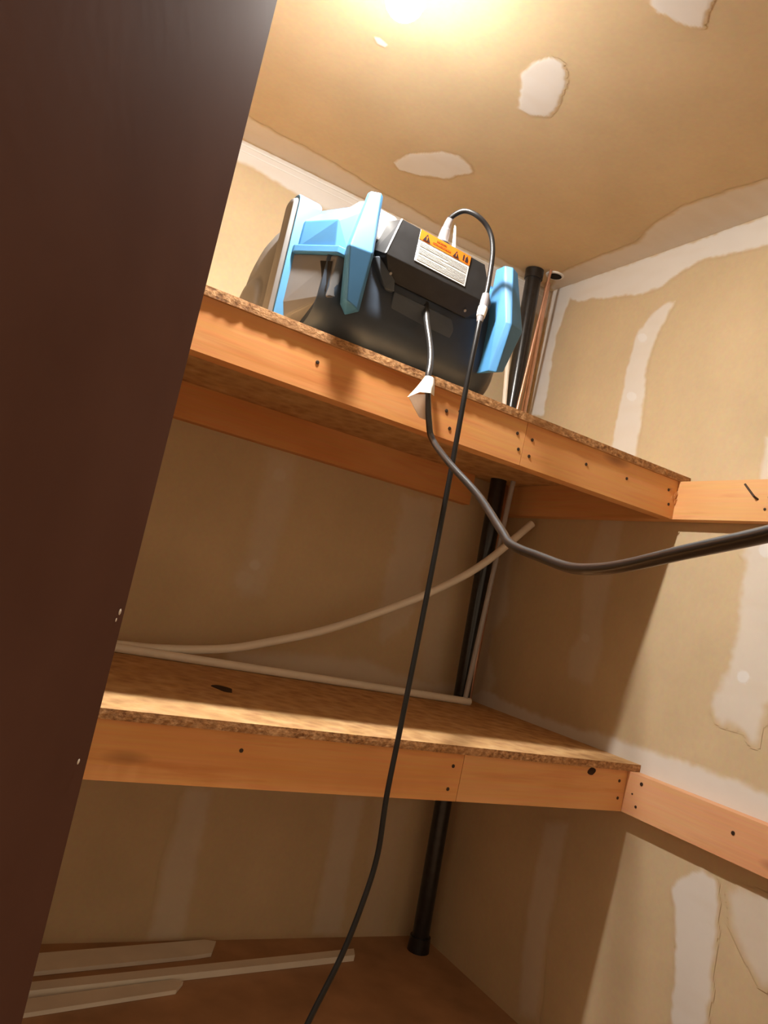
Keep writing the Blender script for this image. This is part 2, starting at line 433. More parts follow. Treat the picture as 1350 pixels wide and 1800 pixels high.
PATCHES = {
 'ceiling': [
  ('joint_compound_patch', [(-0.638, -0.609), (-0.696, -0.696), (-0.703, -0.733), (-0.689, -0.766), (-0.662, -0.776), (-0.627, -0.744), (-0.595, -0.694), (-0.574, -0.641), (-0.597, -0.618), (-0.623, -0.612)], 1, 0.003, 0.006),
  ('joint_compound_patch', [(-0.716, -0.224), (-0.708, -0.288), (-0.673, -0.335), (-0.657, -0.36), (-0.626, -0.375), (-0.583, -0.362), (-0.562, -0.34), (-0.581, -0.298), (-0.582, -0.274), (-0.639, -0.23), (-0.687, -0.211)], 0.95, 0.003, 0.006),
  ('joint_compound_patch', [(-0.66, -0.985), (-0.632, -0.979), (-0.596, -0.983), (-0.558, -1.005), (-0.586, -1.032), (-0.598, -1.053), (-0.63, -1.077), (-0.683, -1.011)], 1, 0.003, 0.006),
  ('joint_compound_patch', [(-0.962, -0.57), (-0.952, -0.576), (-0.932, -0.57), (-0.933, -0.561), (-0.948, -0.559)], 0.8, 0.002, 0.002),
  ('taped_joint', [(-0.019, -0.023), (-0.07, -0.119), (-0.078, -0.279), (-0.072, -0.418), (-0.118, -0.515), (-0.138, -0.618), (-0.119, -0.826), (-0.108, -1.002), (-0.083, -1.186), (0.015, -1.143), (0.006, -0.742), (0.006, -0.009)], 0.62, 0.006, 0.006),
  ('taped_joint', [(-1.248, -0.11), (-1.142, -0.118), (-1.052, -0.106), (-0.99, -0.097), (-0.866, -0.099), (-0.702, -0.072), (-0.61, -0.067), (-0.407, -0.048), (-0.235, -0.039), (-0.099, -0.022), (-0.003, -0.003), (-0.195, 0.005), (-0.699, -0.003), (-1.035, -0.006), (-1.291, -0.009)], 0.5, 0.006, 0.006),
 ],
 'wall_back': [
  ('taped_joint', [(-1.289, 1.966), (-1.033, 1.965), (-0.697, 1.963), (-0.198, 1.958), (0.008, 1.96), (0.018, 1.881), (-0.068, 1.871), (-0.224, 1.872), (-0.433, 1.877), (-0.589, 1.888), (-0.736, 1.899), (-0.802, 1.891), (-0.903, 1.896), (-0.969, 1.907), (-1.039, 1.909), (-1.166, 1.915), (-1.276, 1.911)], 0.95, 0.006, 0.006),
  ('joint_compound_patch', [(-0.781, 1.22), (-0.701, 1.223), (-0.694, 1.114), (-0.704, 0.96), (-0.709, 0.863), (-0.762, 0.845), (-0.795, 0.875), (-0.774, 0.938), (-0.777, 1.063)], 0.22, 0.02, 0.006),
  ('screw_spot', [(-0.717, 1.177), (-0.718, 1.164), (-0.727, 1.154), (-0.74, 1.151), (-0.753, 1.155), (-0.76, 1.166), (-0.758, 1.178), (-0.75, 1.189), (-0.737, 1.192), (-0.724, 1.188)], 0.4, 0.008, 0.001),
  ('screw_spot', [(-0.731, 0.935), (-0.732, 0.925), (-0.739, 0.918), (-0.749, 0.916), (-0.759, 0.92), (-0.764, 0.928), (-0.763, 0.938), (-0.756, 0.945), (-0.746, 0.948), (-0.737, 0.944)], 0.5, 0.006, 0.001),
  ('screw_spot', [(-0.734, 0.895), (-0.735, 0.877), (-0.748, 0.864), (-0.766, 0.86), (-0.783, 0.868), (-0.793, 0.883), (-0.791, 0.9), (-0.779, 0.914), (-0.761, 0.917), (-0.744, 0.91)], 0.3, 0.012, 0.001),
  ('joint_compound_patch', [(-0.377, 1.223), (-0.264, 1.215), (-0.249, 1.141), (-0.246, 1.008), (-0.25, 0.892), (-0.304, 0.818), (-0.34, 0.796), (-0.359, 0.905), (-0.368, 1.0), (-0.363, 1.131)], 0.3, 0.012, 0.012),
  ('taped_joint', [(-0.764, 0.7), (-0.737, 0.711), (-0.582, 0.727), (-0.378, 0.742), (-0.261, 0.719), (-0.101, 0.708), (-0.023, 0.727), (-0.0, 0.686), (-0.251, 0.681), (-0.602, 0.679), (-0.759, 0.679)], 0.4, 0.015, 0.006),
  ('joint_compound_patch', [(-0.248, 1.217), (-0.163, 1.221), (-0.144, 1.046), (-0.139, 0.878), (-0.124, 0.705), (-0.192, 0.713), (-0.212, 0.899), (-0.226, 1.062)], 0.22, 0.02, 0.006),
  ('joint_compound_patch', [(-0.788, 0.365), (-0.724, 0.366), (-0.719, 0.183), (-0.712, -0.001), (-0.793, 0.007), (-0.797, 0.181)], 0.33, 0.012, 0.006),
  ('joint_compound_patch', [(-0.371, 0.372), (-0.285, 0.369), (-0.283, 0.178), (-0.27, 0.004), (-0.355, 0.013), (-0.361, 0.191)], 0.33, 0.012, 0.006),
  ('joint_compound_patch', [(-0.247, 0.364), (-0.135, 0.368), (-0.134, 0.134), (-0.139, 0.002), (-0.213, 0.003), (-0.216, 0.164)], 0.15, 0.02, 0.006),
 ],
 'wall_right': [
  ('taped_joint', [(0.001, 1.965), (-0.746, 1.96), (-1.15, 1.958), (-1.16, 1.873), (-0.954, 1.876), (-0.759, 1.886), (-0.587, 1.902), (-0.52, 1.89), (-0.462, 1.864), (-0.396, 1.858), (-0.184, 1.894), (-0.148, 1.895), (-0.101, 1.914), (-0.087, 1.882), (-0.076, 1.839), (-0.068, 1.804), (-0.073, 1.713), (-0.078, 1.622), (-0.082, 1.554), (-0.011, 1.561), (-0.013, 1.631)], 0.9, 0.004, 0.006),
  ('joint_compound_patch', [(-0.515, 1.807), (-0.484, 1.807), (-0.434, 1.779), (-0.404, 1.738), (-0.393, 1.66), (-0.391, 1.582), (-0.387, 1.433), (-0.386, 1.394), (-0.477, 1.383), (-0.475, 1.465), (-0.468, 1.572), (-0.457, 1.65), (-0.472, 1.709), (-0.493, 1.766)], 0.75, 0.005, 0.006),
  ('screw_spot', [(-0.445, 1.724), (-0.443, 1.716), (-0.435, 1.712), (-0.424, 1.714), (-0.414, 1.721), (-0.408, 1.731), (-0.409, 1.739), (-0.417, 1.742), (-0.429, 1.74), (-0.439, 1.733)], 1.0, 0.003, 0.001),
  ('screw_spot', [(-0.447, 1.564), (-0.445, 1.555), (-0.436, 1.55), (-0.424, 1.552), (-0.413, 1.559), (-0.406, 1.569), (-0.408, 1.578), (-0.417, 1.582), (-0.429, 1.58), (-0.441, 1.573)], 1.0, 0.003, 0.001),
  ('joint_compound_patch', [(-0.838, 1.422), (-0.842, 1.322), (-0.947, 1.308), (-0.93, 1.415)], 0.6, 0.006, 0.006),
  ('joint_compound_patch', [(-0.402, 1.249), (-0.477, 1.25), (-0.473, 1.082), (-0.465, 0.981), (-0.486, 0.899), (-0.471, 0.818), (-0.389, 0.823), (-0.374, 0.865), (-0.403, 0.943), (-0.375, 1.073)], 0.3, 0.012, 0.006),
  ('screw_spot', [(-0.44, 0.931), (-0.439, 0.923), (-0.432, 0.917), (-0.421, 0.916), (-0.411, 0.919), (-0.405, 0.926), (-0.407, 0.934), (-0.414, 0.94), (-0.425, 0.941), (-0.435, 0.938)], 0.5, 0.005, 0.001),
  ('screw_spot', [(-0.447, 1.19), (-0.445, 1.182), (-0.438, 1.177), (-0.427, 1.176), (-0.417, 1.181), (-0.411, 1.189), (-0.413, 1.196), (-0.42, 1.202), (-0.431, 1.202), (-0.441, 1.198)], 0.4, 0.006, 0.001),
  ('taped_joint', [(0.01, 1.181), (-0.069, 1.149), (-0.074, 1.03), (-0.097, 0.948), (-0.05, 0.892), (-0.05, 0.824), (-0.106, 0.752), (-0.065, 0.694), (0.0, 0.686), (0.001, 0.85), (0.004, 1.058)], 0.38, 0.014, 0.006),
  ('taped_joint', [(0.001, 0.689), (-0.056, 0.722), (-0.192, 0.709), (-0.335, 0.706), (-0.441, 0.706), (-0.535, 0.716), (-0.616, 0.714), (-0.706, 0.717), (-0.823, 0.719), (-0.904, 0.714), (-0.965, 0.714), (-1.216, 0.709), (-1.228, 0.617), (-0.979, 0.63), (-0.656, 0.653), (-0.076, 0.663)], 0.8, 0.008, 0.006),
  ('joint_compound_patch', [(-0.828, 1.211), (-0.845, 1.067), (-0.849, 0.996), (-0.836, 0.923), (-0.815, 0.859), (-0.826, 0.829), (-0.871, 0.82), (-0.918, 0.804), (-0.931, 0.874), (-1.005, 0.955), (-0.996, 1.217)], 0.6, 0.01, 0.01),
  ('screw_spot', [(-0.89, 0.921), (-0.888, 0.913), (-0.882, 0.907), (-0.872, 0.905), (-0.864, 0.908), (-0.86, 0.916), (-0.861, 0.924), (-0.868, 0.93), (-0.877, 0.932), (-0.885, 0.929)], 1.0, 0.003, 0.001),
  ('screw_spot', [(-0.897, 1.18), (-0.895, 1.171), (-0.888, 1.164), (-0.877, 1.163), (-0.867, 1.169), (-0.861, 1.179), (-0.863, 1.189), (-0.871, 1.195), (-0.882, 1.196), (-0.892, 1.19)], 1.0, 0.003, 0.001),
  ('joint_compound_patch', [(-0.404, 0.464), (-0.477, 0.483), (-0.476, 0.322), (-0.476, 0.178), (-0.494, 0.045), (-0.433, 0.018), (-0.412, 0.146), (-0.401, 0.29)], 0.35, 0.012, 0.006),
  ('joint_compound_patch', [(-0.794, 0.469), (-0.812, 0.499), (-0.855, 0.528), (-0.887, 0.521), (-0.901, 0.472), (-0.91, 0.38), (-0.916, 0.269), (-0.927, 0.174), (-0.86, 0.132), (-0.833, 0.309), (-0.821, 0.391)], 0.8, 0.005, 0.006),
  ('screw_spot', [(-0.898, 0.434), (-0.897, 0.425), (-0.89, 0.417), (-0.881, 0.412), (-0.872, 0.413), (-0.867, 0.419), (-0.869, 0.428), (-0.876, 0.437), (-0.885, 0.441), (-0.894, 0.44)], 0.8, 0.003, 0.001),
  ('joint_compound_patch', [(-0.923, 0.511), (-0.938, 0.528), (-1.051, 0.538), (-1.097, 0.445), (-1.01, 0.39), (-0.962, 0.432), (-0.938, 0.462)], 0.5, 0.01, 0.006),
 ],
}


def poly_sdf(P, poly):
    """signed distance (negative inside) of points P (n,2) to a polygon"""
    V = np.array(poly)
    n = len(V)
    d = np.full(len(P), 1e9)
    inside = np.zeros(len(P), bool)
    for i in range(n):
        a, b = V[i], V[(i+1) % n]
        e = b-a
        w = P-a
        t = np.clip((w@e)/max(e@e, 1e-12), 0, 1)
        d = np.minimum(d, np.hypot(*(w-np.outer(t, e)).T))
        cond = (a[1] > P[:, 1]) != (b[1] > P[:, 1])
        with np.errstate(divide='ignore', invalid='ignore'):
            xi = a[0] + (P[:, 1]-a[1])/(b[1]-a[1] if b[1] != a[1] else 1e-12)*e[0]
        inside ^= cond & (P[:, 0] < xi)
    return np.where(inside, -d, d)

def sstep(x):
    x = np.clip(x, 0, 1)
    return x*x*(3-2*x)

def mud_of(P, patches, wob):
    m = np.zeros(len(P))
    for nm, poly, s, f, w in patches:
        V = np.array(poly)
        lo, hi = V.min(0)-f*2-0.02, V.max(0)+f*2+0.02
        k = np.where(((P > lo) & (P < hi)).all(1))[0]
        if len(k) == 0:
            continue
        sd = poly_sdf(P[k], poly) + wob[k]*w
        m[k] = np.maximum(m[k], s*sstep(0.5 - sd/(2*f)))
    return m

def build_patches(wall, name, place, lims):
    pats = PATCHES[name]
    for i, (nm, poly, s, f, w) in enumerate(pats):
        V = np.array(poly)
        lo = np.maximum(V.min(0)-f-0.012, lims[0])
        hi = np.minimum(V.max(0)+f+0.012, lims[1])
        step = 0.0022 if max(hi-lo) < 0.12 else 0.0042
        nx, ny = (np.maximum(np.ceil((hi-lo)/step), 2)).astype(int)+1
        gx = np.linspace(lo[0], hi[0], nx)
        gy = np.linspace(lo[1], hi[1], ny)
        X, Y = np.meshgrid(gx, gy, indexing='ij')
        P = np.stack([X.ravel(), Y.ravel()], 1)
        wob = np.array([noise.noise((a*28, b*28, 3.3)) + 0.6*noise.noise((a*75, b*75, 7.1)) for a, b in P])
        own = mud_of(P, [pats[i]], wob)
        allm = mud_of(P, pats, wob)
        # brush streaks and thin spots in the compound
        allm *= np.array([1.0 - 0.18*max(0, noise.noise((a*9, b*40, 1.7+i))) for a, b in P])
        keep = (own > 0.01).reshape(nx, ny)
        off = 0.0006 + 0.00004*i
        idx = np.arange(nx*ny).reshape(nx, ny)
        k = keep[:-1, :-1] | keep[1:, :-1] | keep[:-1, 1:] | keep[1:, 1:]
        a, b = np.where(k)
        if len(a) == 0:
            continue
        quads = np.stack([idx[a, b], idx[a+1, b], idx[a+1, b+1], idx[a, b+1]], 1)
        used, inv = np.unique(quads, return_inverse=True)
        verts = [place(P[u][0], P[u][1], off + 0.0007*own[u]) for u in used]
        me = bpy.data.meshes.new(nm)
        me.from_pydata(verts, [], inv.reshape(-1, 4).tolist())
        at = me.attributes.new('mud', 'FLOAT', 'POINT')
        at.data.foreach_set('value', allm[used].astype(np.float32))
        me.materials.append(M['mud'])
        me.shade_smooth()
        o = bpy.data.objects.new(nm, me)
        COL.objects.link(o)
        o.parent = wall

build_patches(ceiling, 'ceiling', lambda a, b, t: (a, b, ZC-t), (np.array([-2.2, -2.4]), np.array([-0.001, -0.001])))
build_patches(wall_back, 'wall_back', lambda a, b, t: (a, -t, b), (np.array([-1.74, 0.002]), np.array([-0.001, ZC-0.001])))
build_patches(wall_right, 'wall_right', lambda a, b, t: (-t, a, b), (np.array([-2.4, 0.002]), np.array([-0.001, ZC-0.001])))

# paper joint tape ridges along the top of the back wall
obj('joint_tape', box_bm(-1.74, -0.02, -0.0030, 0, ZC-0.014, ZC-0.010), M['white'], wall_back)
obj('joint_tape', box_bm(-1.74, -0.02, -0.0022, 0, ZC-0.030, ZC-0.027), M['white'], wall_back)

# ------------------------------------------------------------------ brown door
dn = Vector((0.85, -0.527, 0)).normalized()
dd = Vector((dn.y, -dn.x, 0))                      # along the door, away from its free edge
dd = dd if dd.x < 0 else -dd
ang = math.atan2(dd.y, dd.x)
door = bpy.data.objects.new('door_1', None)
COL.objects.link(door)
door.location = (-1.286, -1.188, 0)
door.rotation_euler = (0, 0, ang)
door.empty_display_size = 0.05
tag(door, 'dark brown painted door standing open at the left edge', 'door', kind='structure')
# local +x along the slab, local y: find the side that faces the camera
side = -1 if Vector((-math.sin(ang), math.cos(ang), 0)).dot(dn) > 0 else 1
y0, y1 = sorted((0, side*0.035))
obj('door_slab', box_bm(0, 0.80, y0, y1, 0.012, 1.945), M['door'], door, bevel=0.0025, segs=3)
for (lx, lz, s) in ((0.0117, 0.861, 0.0030), (0.016, 0.854, 0.0018), (0.0208, 0.733, 0.0026)):
    obj('paint_chip', lathe_bm([(s*0.4, 0), (s, 0.0003), (s*0.3, 0.0006)], 7), M['paper'], door, loc=(lx, -side*0.0002, lz))
for ch in door.children:
    if ch.name.startswith('paint_chip'):
        ch.rotation_euler = (math.radians(90 if side > 0 else -90), 0, 0)

# ------------------------------------------------------------------ shelves
def nails(parent, pts, r=0.0035):
    for (x, z) in pts:
        o = obj('nail_head', lathe_bm([(r, 0), (r, 0.0012), (r*0.6, 0.0016)], 10), M['nail'], parent, loc=(x, 0.0003, z))
        o.rotation_euler = (math.radians(90), 0, 0)

def chip_panel(poly, t, parent):
    """chipboard panel; its edge is jagged"""
    bm = bmesh.new()
    n = len(poly)
    lo, hi = [], []
    pts = []
    for i in range(n):
        a, b = Vector(poly[i]), Vector(poly[(i+1) % n])
        front = (i == 0)
        k = 240 if front else 1
        for j in range(k):
            p = a.lerp(b, j/k)
            if front and 0 < j:
                p.y += 0.0009*noise.noise((p.x*60, 2.0, t)) + 0.0003*random.uniform(-1, 1)
            pts.append(p)
    lo = [bm.verts.new((p.x, p.y + 0.0003*random.uniform(-1, 1)*(1 if p.y < -0.3 else 0), 0)) for p in pts]
    mid = [bm.verts.new((p.x, p.y - (0.0005*random.random() if p.y < -0.3 else 0), t*0.5)) for p in pts]
    hi = [bm.verts.new((p.x, p.y, t)) for p in pts]
    bm.faces.new(lo[::-1])
    bm.faces.new(hi)
    m_ = len(pts)
    for A, B in ((lo, mid), (mid, hi)):
        for i in range(m_):
            bm.faces.new((A[i], A[(i+1) % m_], B[(i+1) % m_], B[i]))
    o = obj('chipboard_panel', bm, M['chip'], parent)
    o.data.materials.append(M['chipedge'])
    for f in o.data.polygons:
        if abs(f.normal.z) < 0.5:
            f.material_index = 1
    return o

def shelf(zt, ang_, yr, label, cat_len, mats, seam_nails, left_nails, right_nails):
    root = empty('storage_shelf', (0, 0, zt-HB))
    tag(root, label, 'shelf', 'built-in storage shelves')
    t = math.tan(ang_)
    yl = -yr - t*(-XL-TC)
    over = 0.0045
    chip_panel([(XL, yl-over), (-0.001, -yr-over), (-0.001, -0.001), (XL, -0.001)], TP, root).location = (0, 0, HB)
    seam = -0.497
    c = math.cos(ang_)
    # front board in two lengths; local x runs left from the right end
    L1 = (seam+TC)/c
    L2 = (XL+TC+0.004)/c
    for k, (xa, xb, mm) in enumerate(((L1+0.0006, 0, mats[0]), (L2, L1-0.0006, mats[1]))):
        o = obj('front_board', box_bm(xa, xb, 0, 0.036, 0, HB-0.0005), mm, root, loc=(-TC-0.0008, -yr, 0), rz=ang_, bevel=0.0016)
        nails(o, right_nails if k == 0 else left_nails)
    obj('rear_cleat', box_bm(XL+0.002, -0.165, -0.036, -0.0015, 0, HB-0.0005), mats[2], root, bevel=0.0015)
    rc = obj('side_cleat', box_bm(-1.65, -0.002, 0, TC-0.0018, 0, HB-0.0005), mats[3], root, loc=(-TC, 0, 0), bevel=0.0015)
    # turn it so that its length runs along the right wall
    rc.rotation_euler = (0, 0, math.radians(90))
    rc.location = (-0.0018, 0, 0)
    return root, rc

up_shelf, up_cleat = shelf(ZU, math.atan(0.0345/1.17), 0.6559, 'upper wooden shelf holding the blue and black air machine', 1.0,
    [M['wood1'], M['wood3'], M['wood3'], M['wood2']], None,
    [(-0.475, 0.030), (-0.485, 0.060), (-0.66, 0.052), (-0.645, 0.022), (-0.63, 0.060), (-0.935, 0.052)],
    [(-0.02, 0.030), (-0.028, 0.062), (-0.445, 0.058), (-0.445, 0.024), (-0.165, 0.052), (-0.29, 0.05)])
lo_shelf, lo_cleat = shelf(ZL, math.atan(0.0558/1.17), 0.6577, 'lower wooden shelf carrying two white plastic pipes', 1.0,
    [M['wood2'], M['wood1'], M['wood2'], M['wood4']], None,
    [(-0.487, 0.065), (-0.489, 0.022), (-0.92, 0.06)],
    [(-0.018, 0.028), (-0.022, 0.065)])
# bent nail and small holes in the side cleats (local x runs towards the camera as negative)
def on_cleat(parent, name, y, z, r, m):
    o = obj(name, lathe_bm([(r, 0), (r, 0.0010), (r*0.6, 0.0014)], 10), m, parent, loc=(y, TC+0.0002-0.0018, z))
    o.rotation_euler = (math.radians(-90), 0, 0)
for y, z, r in ((-0.93, 0.052, 0.004), (-0.70, 0.072, 0.004), (-0.695, 0.022, 0.003), (-0.68, 0.045, 0.002)):
    on_cleat(lo_cleat, 'nail_head', y, z, r, M['nail'])
for y, z, r in ((-0.885, 0.025, 0.003), (-0.89, 0.05, 0.0025)):
    on_cleat(up_cleat, 'nail_head', y, z, r, M['nail'])
bn = tube_bm([(-0.866, TC-0.004, 0.045), (-0.862, TC+0.008, 0.050), (-0.838, TC+0.010, 0.076)], 0.0022, 8)
obj('bent_nail', bn, M['nail'], up_cleat, smooth=0.8)
# knot in the lower shelf panel, splintered corner of the upper board
kn = prism_bm([(0.019*math.cos(a)*(1+0.25*math.sin(3*a)), 0.034*math.sin(a)) for a in np.linspace(0, 6.283, 17)[:-1]], 'z', 0, 0.0006)
obj('knot', kn, M['knot'], lo_shelf, loc=(-0.901, -0.408, HB+TP))
kn = prism_bm([(0.011*math.cos(a)*(1+0.2*math.sin(2*a)), 0.008*math.sin(a)) for a in np.linspace(0, 6.283, 15)[:-1]], 'y', -0.0008, 0)
kk = obj('knot', kn, M['knot'], lo_shelf, loc=(-0.148, -0.6637, 0.080))
for k, (x, z, l) in enumerate(((-0.016, 0.055, 0.016), (-0.024, 0.048, 0.010), (-0.013, 0.040, 0.013), (-0.030, 0.066, 0.008), (-0.02, 0.002, 0.007))):
    sp = hull_bm([(0, 0, -l/2), (0.004, -0.001, -l/3), (0.005, -0.004, l/2), (-0.002, -0.003, l/3), (0.001, 0.002, 0)])
    obj('splinter', sp, M['wood2'], up_shelf, loc=(-TC+x+0.008, -0.6575, z))

# ------------------------------------------------------------------ ceiling lamp
BX, BY, BZ = -1.001, -0.786, 1.886
lamp = tag(empty('ceiling_lamp', (BX, BY, ZC)), 'bare glowing bulb in a ceiling holder above the shelves', 'lamp')
obj('lamp_holder', lathe_bm([(0.018, -0.032), (0.021, -0.030), (0.023, -0.015), (0.045, -0.009), (0.052, -0.001)], 28), M['white'], lamp, smooth=0.6)
prof = [(0.002, -0.034), (0.012, -0.0318), (0.022, -0.026), (0.030, -0.016), (0.034, -0.002), (0.033, 0.010), (0.027, 0.022), (0.019, 0.030), (0.013, 0.034)]
obj('bulb', lathe_bm(prof, 20), M['bulb'], lamp, loc=(0, 0, BZ-ZC), smooth=3.14)

# ------------------------------------------------------------------ corner pipes
def pipe(name, label, cat, a, b, r, m, group=None):
    a, b = Vector(a), Vector(b)
    root = tag(empty(name, a), label, cat, group)
    obj('pipe_run', tube_bm([(0, 0, 0), b-a], r, 24), m, root, smooth=0.8)
    return root
dp_a, dp_b = Vector((-0.066, -0.082, 0.0)), Vector((-0.128, -0.070, ZC))
drain = pipe('drain_pipe', 'thick black drain pipe standing in the wall corner', 'pipe', dp_a, dp_b, 0.0235, M['abs'])
dv = dp_b-dp_a
obj('coupling', tube_bm([dv*0.985, dv*0.9995], [0.0275, 0.0275], 24), M['abs'], drain, smooth=0.8)
obj('floor_collar', tube_bm([(0, 0, 0.0005), dv*0.02], [0.031, 0.0285], 24), M['abs'], drain, smooth=0.8)
cp = pipe('copper_pipe', 'wider copper pipe beside the black drain pipe', 'pipe', (-0.020, -0.030, 0), (-0.044, -0.034, ZC), 0.0085, M['copper'], 'copper pipes in the corner')
esc = tag(empty('pipe_opening', (-0.070, -0.095, ZC)), 'small round opening in the ceiling above the copper pipe', 'opening')
obj('opening_ring', lathe_bm([(0.022, -0.004), (0.026, -0.0035), (0.028, 0)], 24), M['white'], esc, smooth=0.6)
obj('opening_hole', lathe_bm([(0.019, -0.0052), (0.0205, -0.0045)], 24), M['dark'], esc)
pipe('copper_pipe', 'thin copper pipe slanting across the black drain pipe', 'pipe', (-0.126, -0.106, ZU+TP), (-0.100, -0.110, ZC), 0.0042, M['copper'], 'copper pipes in the corner')
pipe('water_pipe', 'short white plastic pipe standing just left of the black drain pipe', 'pipe', (-0.136, -0.104, ZU+TP), (-0.205, -0.101, ZC-0.13), 0.0065, M['pvc'])
pipe('slanted_tube', 'thin grey tube slanting in front of the drain pipe', 'pipe', (-0.109, -0.124, ZL+TP), (-0.090, -0.120, ZU-0.001), 0.007, M['galv'])

# ------------------------------------------------------------------ white plastic pipes on the lower shelf
zr = ZL+TP+0.0105
tag(obj('plastic_pipe', tube_bm([(-1.60, -0.124, zr), (-0.8, -0.122, zr), (-0.093, -0.126, zr)], 0.010, 16), M['pvc'], smooth=0.8),
    'straight white plastic pipe lying at the back of the lower shelf', 'pipe', 'white plastic pipes')
cv = [(-1.60, -0.096, zr), (-1.30, -0.096, zr), (-1.055, -0.096, zr+0.003), (-0.93, -0.096, zr+0.012), (-0.80, -0.097, zr+0.034), (-0.69, -0.099, zr+0.070),
      (-0.578, -0.102, zr+0.113), (-0.447, -0.108, 0.868), (-0.297, -0.124, 0.957), (-0.160, -0.143, 1.063), (-0.026, -0.160, 1.2135)]
tag(obj('plastic_pipe', tube_bm(spline(cv), 0.0105, 16), M['pvc'], smooth=0.8),
    'bent white plastic pipe curving up towards the wall corner', 'pipe', 'white plastic pipes')

# ------------------------------------------------------------------ trim offcuts on the floor
def trim(label, poly, h):
    bm = prism_bm(poly, 'z', 0.001, h)
    tag(obj('trim_strip', bm, M['trim'], bevel=0.003), label, 'trim', 'trim offcuts on the floor')
trim('wide white trim strip on the floor nearest the back wall', [(-1.45, -0.105), (-0.66, -0.016), (-0.633, -0.026), (-0.661, -0.082), (-0.709, -0.092), (-1.45, -0.186)], 0.010)
trim('longest narrow white trim strip lying on the floor', [(-1.5, -0.236), (-0.278, -0.093), (-0.292, -0.126), (-1.5, -0.268)], 0.016)
trim('short white trim strip with pointed end, nearest the front', [(-1.45, -0.291), (-0.781, -0.189), (-0.762, -0.200), (-0.786, -0.232), (-1.45, -0.345)], 0.010)

# ------------------------------------------------------------------ the air machine
TH = math.radians(5)
FAN = Vector((-0.6, -0.67, ZU+TP))
fan = tag(empty('air_scrubber', FAN, TH), 'blue and black portable air scrubber with orange warning sticker on the upper shelf', 'air scrubber')
BC = (0.180, 0.118)
def body_sec(x, k=1.0, hy=0.150, hz=0.1165, r=0.085):
    return (x, rsq(BC[0], BC[1], hy*k, hz*k, r*k))
obj('body', loft_bm([body_sec(-0.384, 0.93), body_sec(-0.374, 0.985), body_sec(-0.36), body_sec(-0.005), body_sec(0.012, 0.985), body_sec(0.024, 0.94)]), M['navy'], fan, smooth=0.6)
# raised and recessed fields on the lower front of the body
obj('front_plate', hull_bm([(-0.245, 0.034, 0.132), (-0.110, 0.034, 0.132), (-0.095, 0.034, 0.112), (-0.098, 0.042, 0.084), (-0.125, 0.044, 0.078), (-0.228, 0.044, 0.078), (-0.247, 0.042, 0.090),
                            (-0.247, 0.024, 0.126), (-0.110, 0.024, 0.126), (-0.100, 0.026, 0.108), (-0.102, 0.031, 0.088), (-0.126, 0.033, 0.082), (-0.228, 0.033, 0.082), (-0.243, 0.031, 0.092)]), M['slate2'], fan, bevel=0.002)
obj('side_tab', hull_bm([(-0.305, 0.020, 0.168), (-0.297, 0.018, 0.172), (-0.256, 0.016, 0.142), (-0.250, 0.020, 0.124), (-0.270, 0.022, 0.124), (-0.305, 0.05, 0.16), (-0.25, 0.05, 0.12), (-0.256, 0.05, 0.15)]), M['slate2'], fan, bevel=0.002)
# left end: shoulder, blue handle block, ring frame, grey intake cover
obj('shoulder_panel', hull_bm([(-0.424, 0.102, 0.142), (-0.372, 0.026, 0.142), (-0.355, 0.026, 0.142), (-0.355, 0.032, 0.070), (-0.372, 0.032, 0.068), (-0.418, 0.105, 0.022), (-0.424, 0.102, 0.05),
                               (-0.350, 0.10, 0.022), (-0.424, 0.16, 0.010), (-0.35, 0.16, 0.010), (-0.424, 0.25, 0.142), (-0.35, 0.25, 0.142)]), M['grey'], fan, bevel=0.003)  # same plastic as the body; its sheen is put into the lighter grey
obj('vent_slot', hull_bm([(-0.3905, 0.0505, 0.130), (-0.377, 0.0315, 0.130), (-0.3755, 0.033, 0.075), (-0.380, 0.0405, 0.082),
                          (-0.3905, 0.056, 0.130), (-0.377, 0.037, 0.130), (-0.3755, 0.039, 0.075), (-0.380, 0.046, 0.082)]), M['dark'], fan)
obj('ledge', hull_bm([(-0.427, 0.093, 0.142), (-0.378, 0.019, 0.142), (-0.345, 0.019, 0.142), (-0.427, 0.093, 0.156), (-0.378, 0.019, 0.156), (-0.345, 0.019, 0.156),
                      (-0.427, 0.25, 0.142), (-0.345, 0.25, 0.142), (-0.427, 0.25, 0.156), (-0.345, 0.25, 0.156)]), M['blue'], fan, bevel=0.002)
obj('handle_block', hull_bm([(-0.4188, 0.092, 0.155), (-0.3795, 0.030, 0.155), (-0.358, 0.022, 0.155), (-0.4177, 0.092, 0.2035), (-0.3852, 0.030, 0.2035), (-0.345, 0.030, 0.238),
                             (-0.390, 0.140, 0.2480), (-0.358, 0.060, 0.2480), (-0.34, 0.060, 0.248), (-0.4188, 0.20, 0.155), (-0.34, 0.20, 0.155), (-0.39, 0.20, 0.248), (-0.34, 0.20, 0.248)]), M['blue'], fan, bevel=0.002)
RC = (0.118, 0.128)
def ring_sec(x, k=1.0):
    return (x, rsq(RC[0], RC[1], 0.020*k, 0.1265*k, 0.018*k))
obj('end_ring', loft_bm([ring_sec(-0.441, 0.985), ring_sec(-0.4385), ring_sec(-0.400), ring_sec(-0.396, 0.985)]), M['blue'], fan, loc=(0.007, 0, 0), smooth=0.6)
obj('ring_gasket', loft_bm([(-0.4490, rsq(RC[0]+0.003, RC[1], 0.0145, 0.112, 0.013)), (-0.4475, rsq(RC[0]+0.003, RC[1], 0.0155, 0.116, 0.014)), (-0.4410, rsq(RC[0]+0.002, RC[1], 0.0165, 0.120, 0.015))]), M['grey'], fan, loc=(0.007, 0, 0), smooth=0.6)
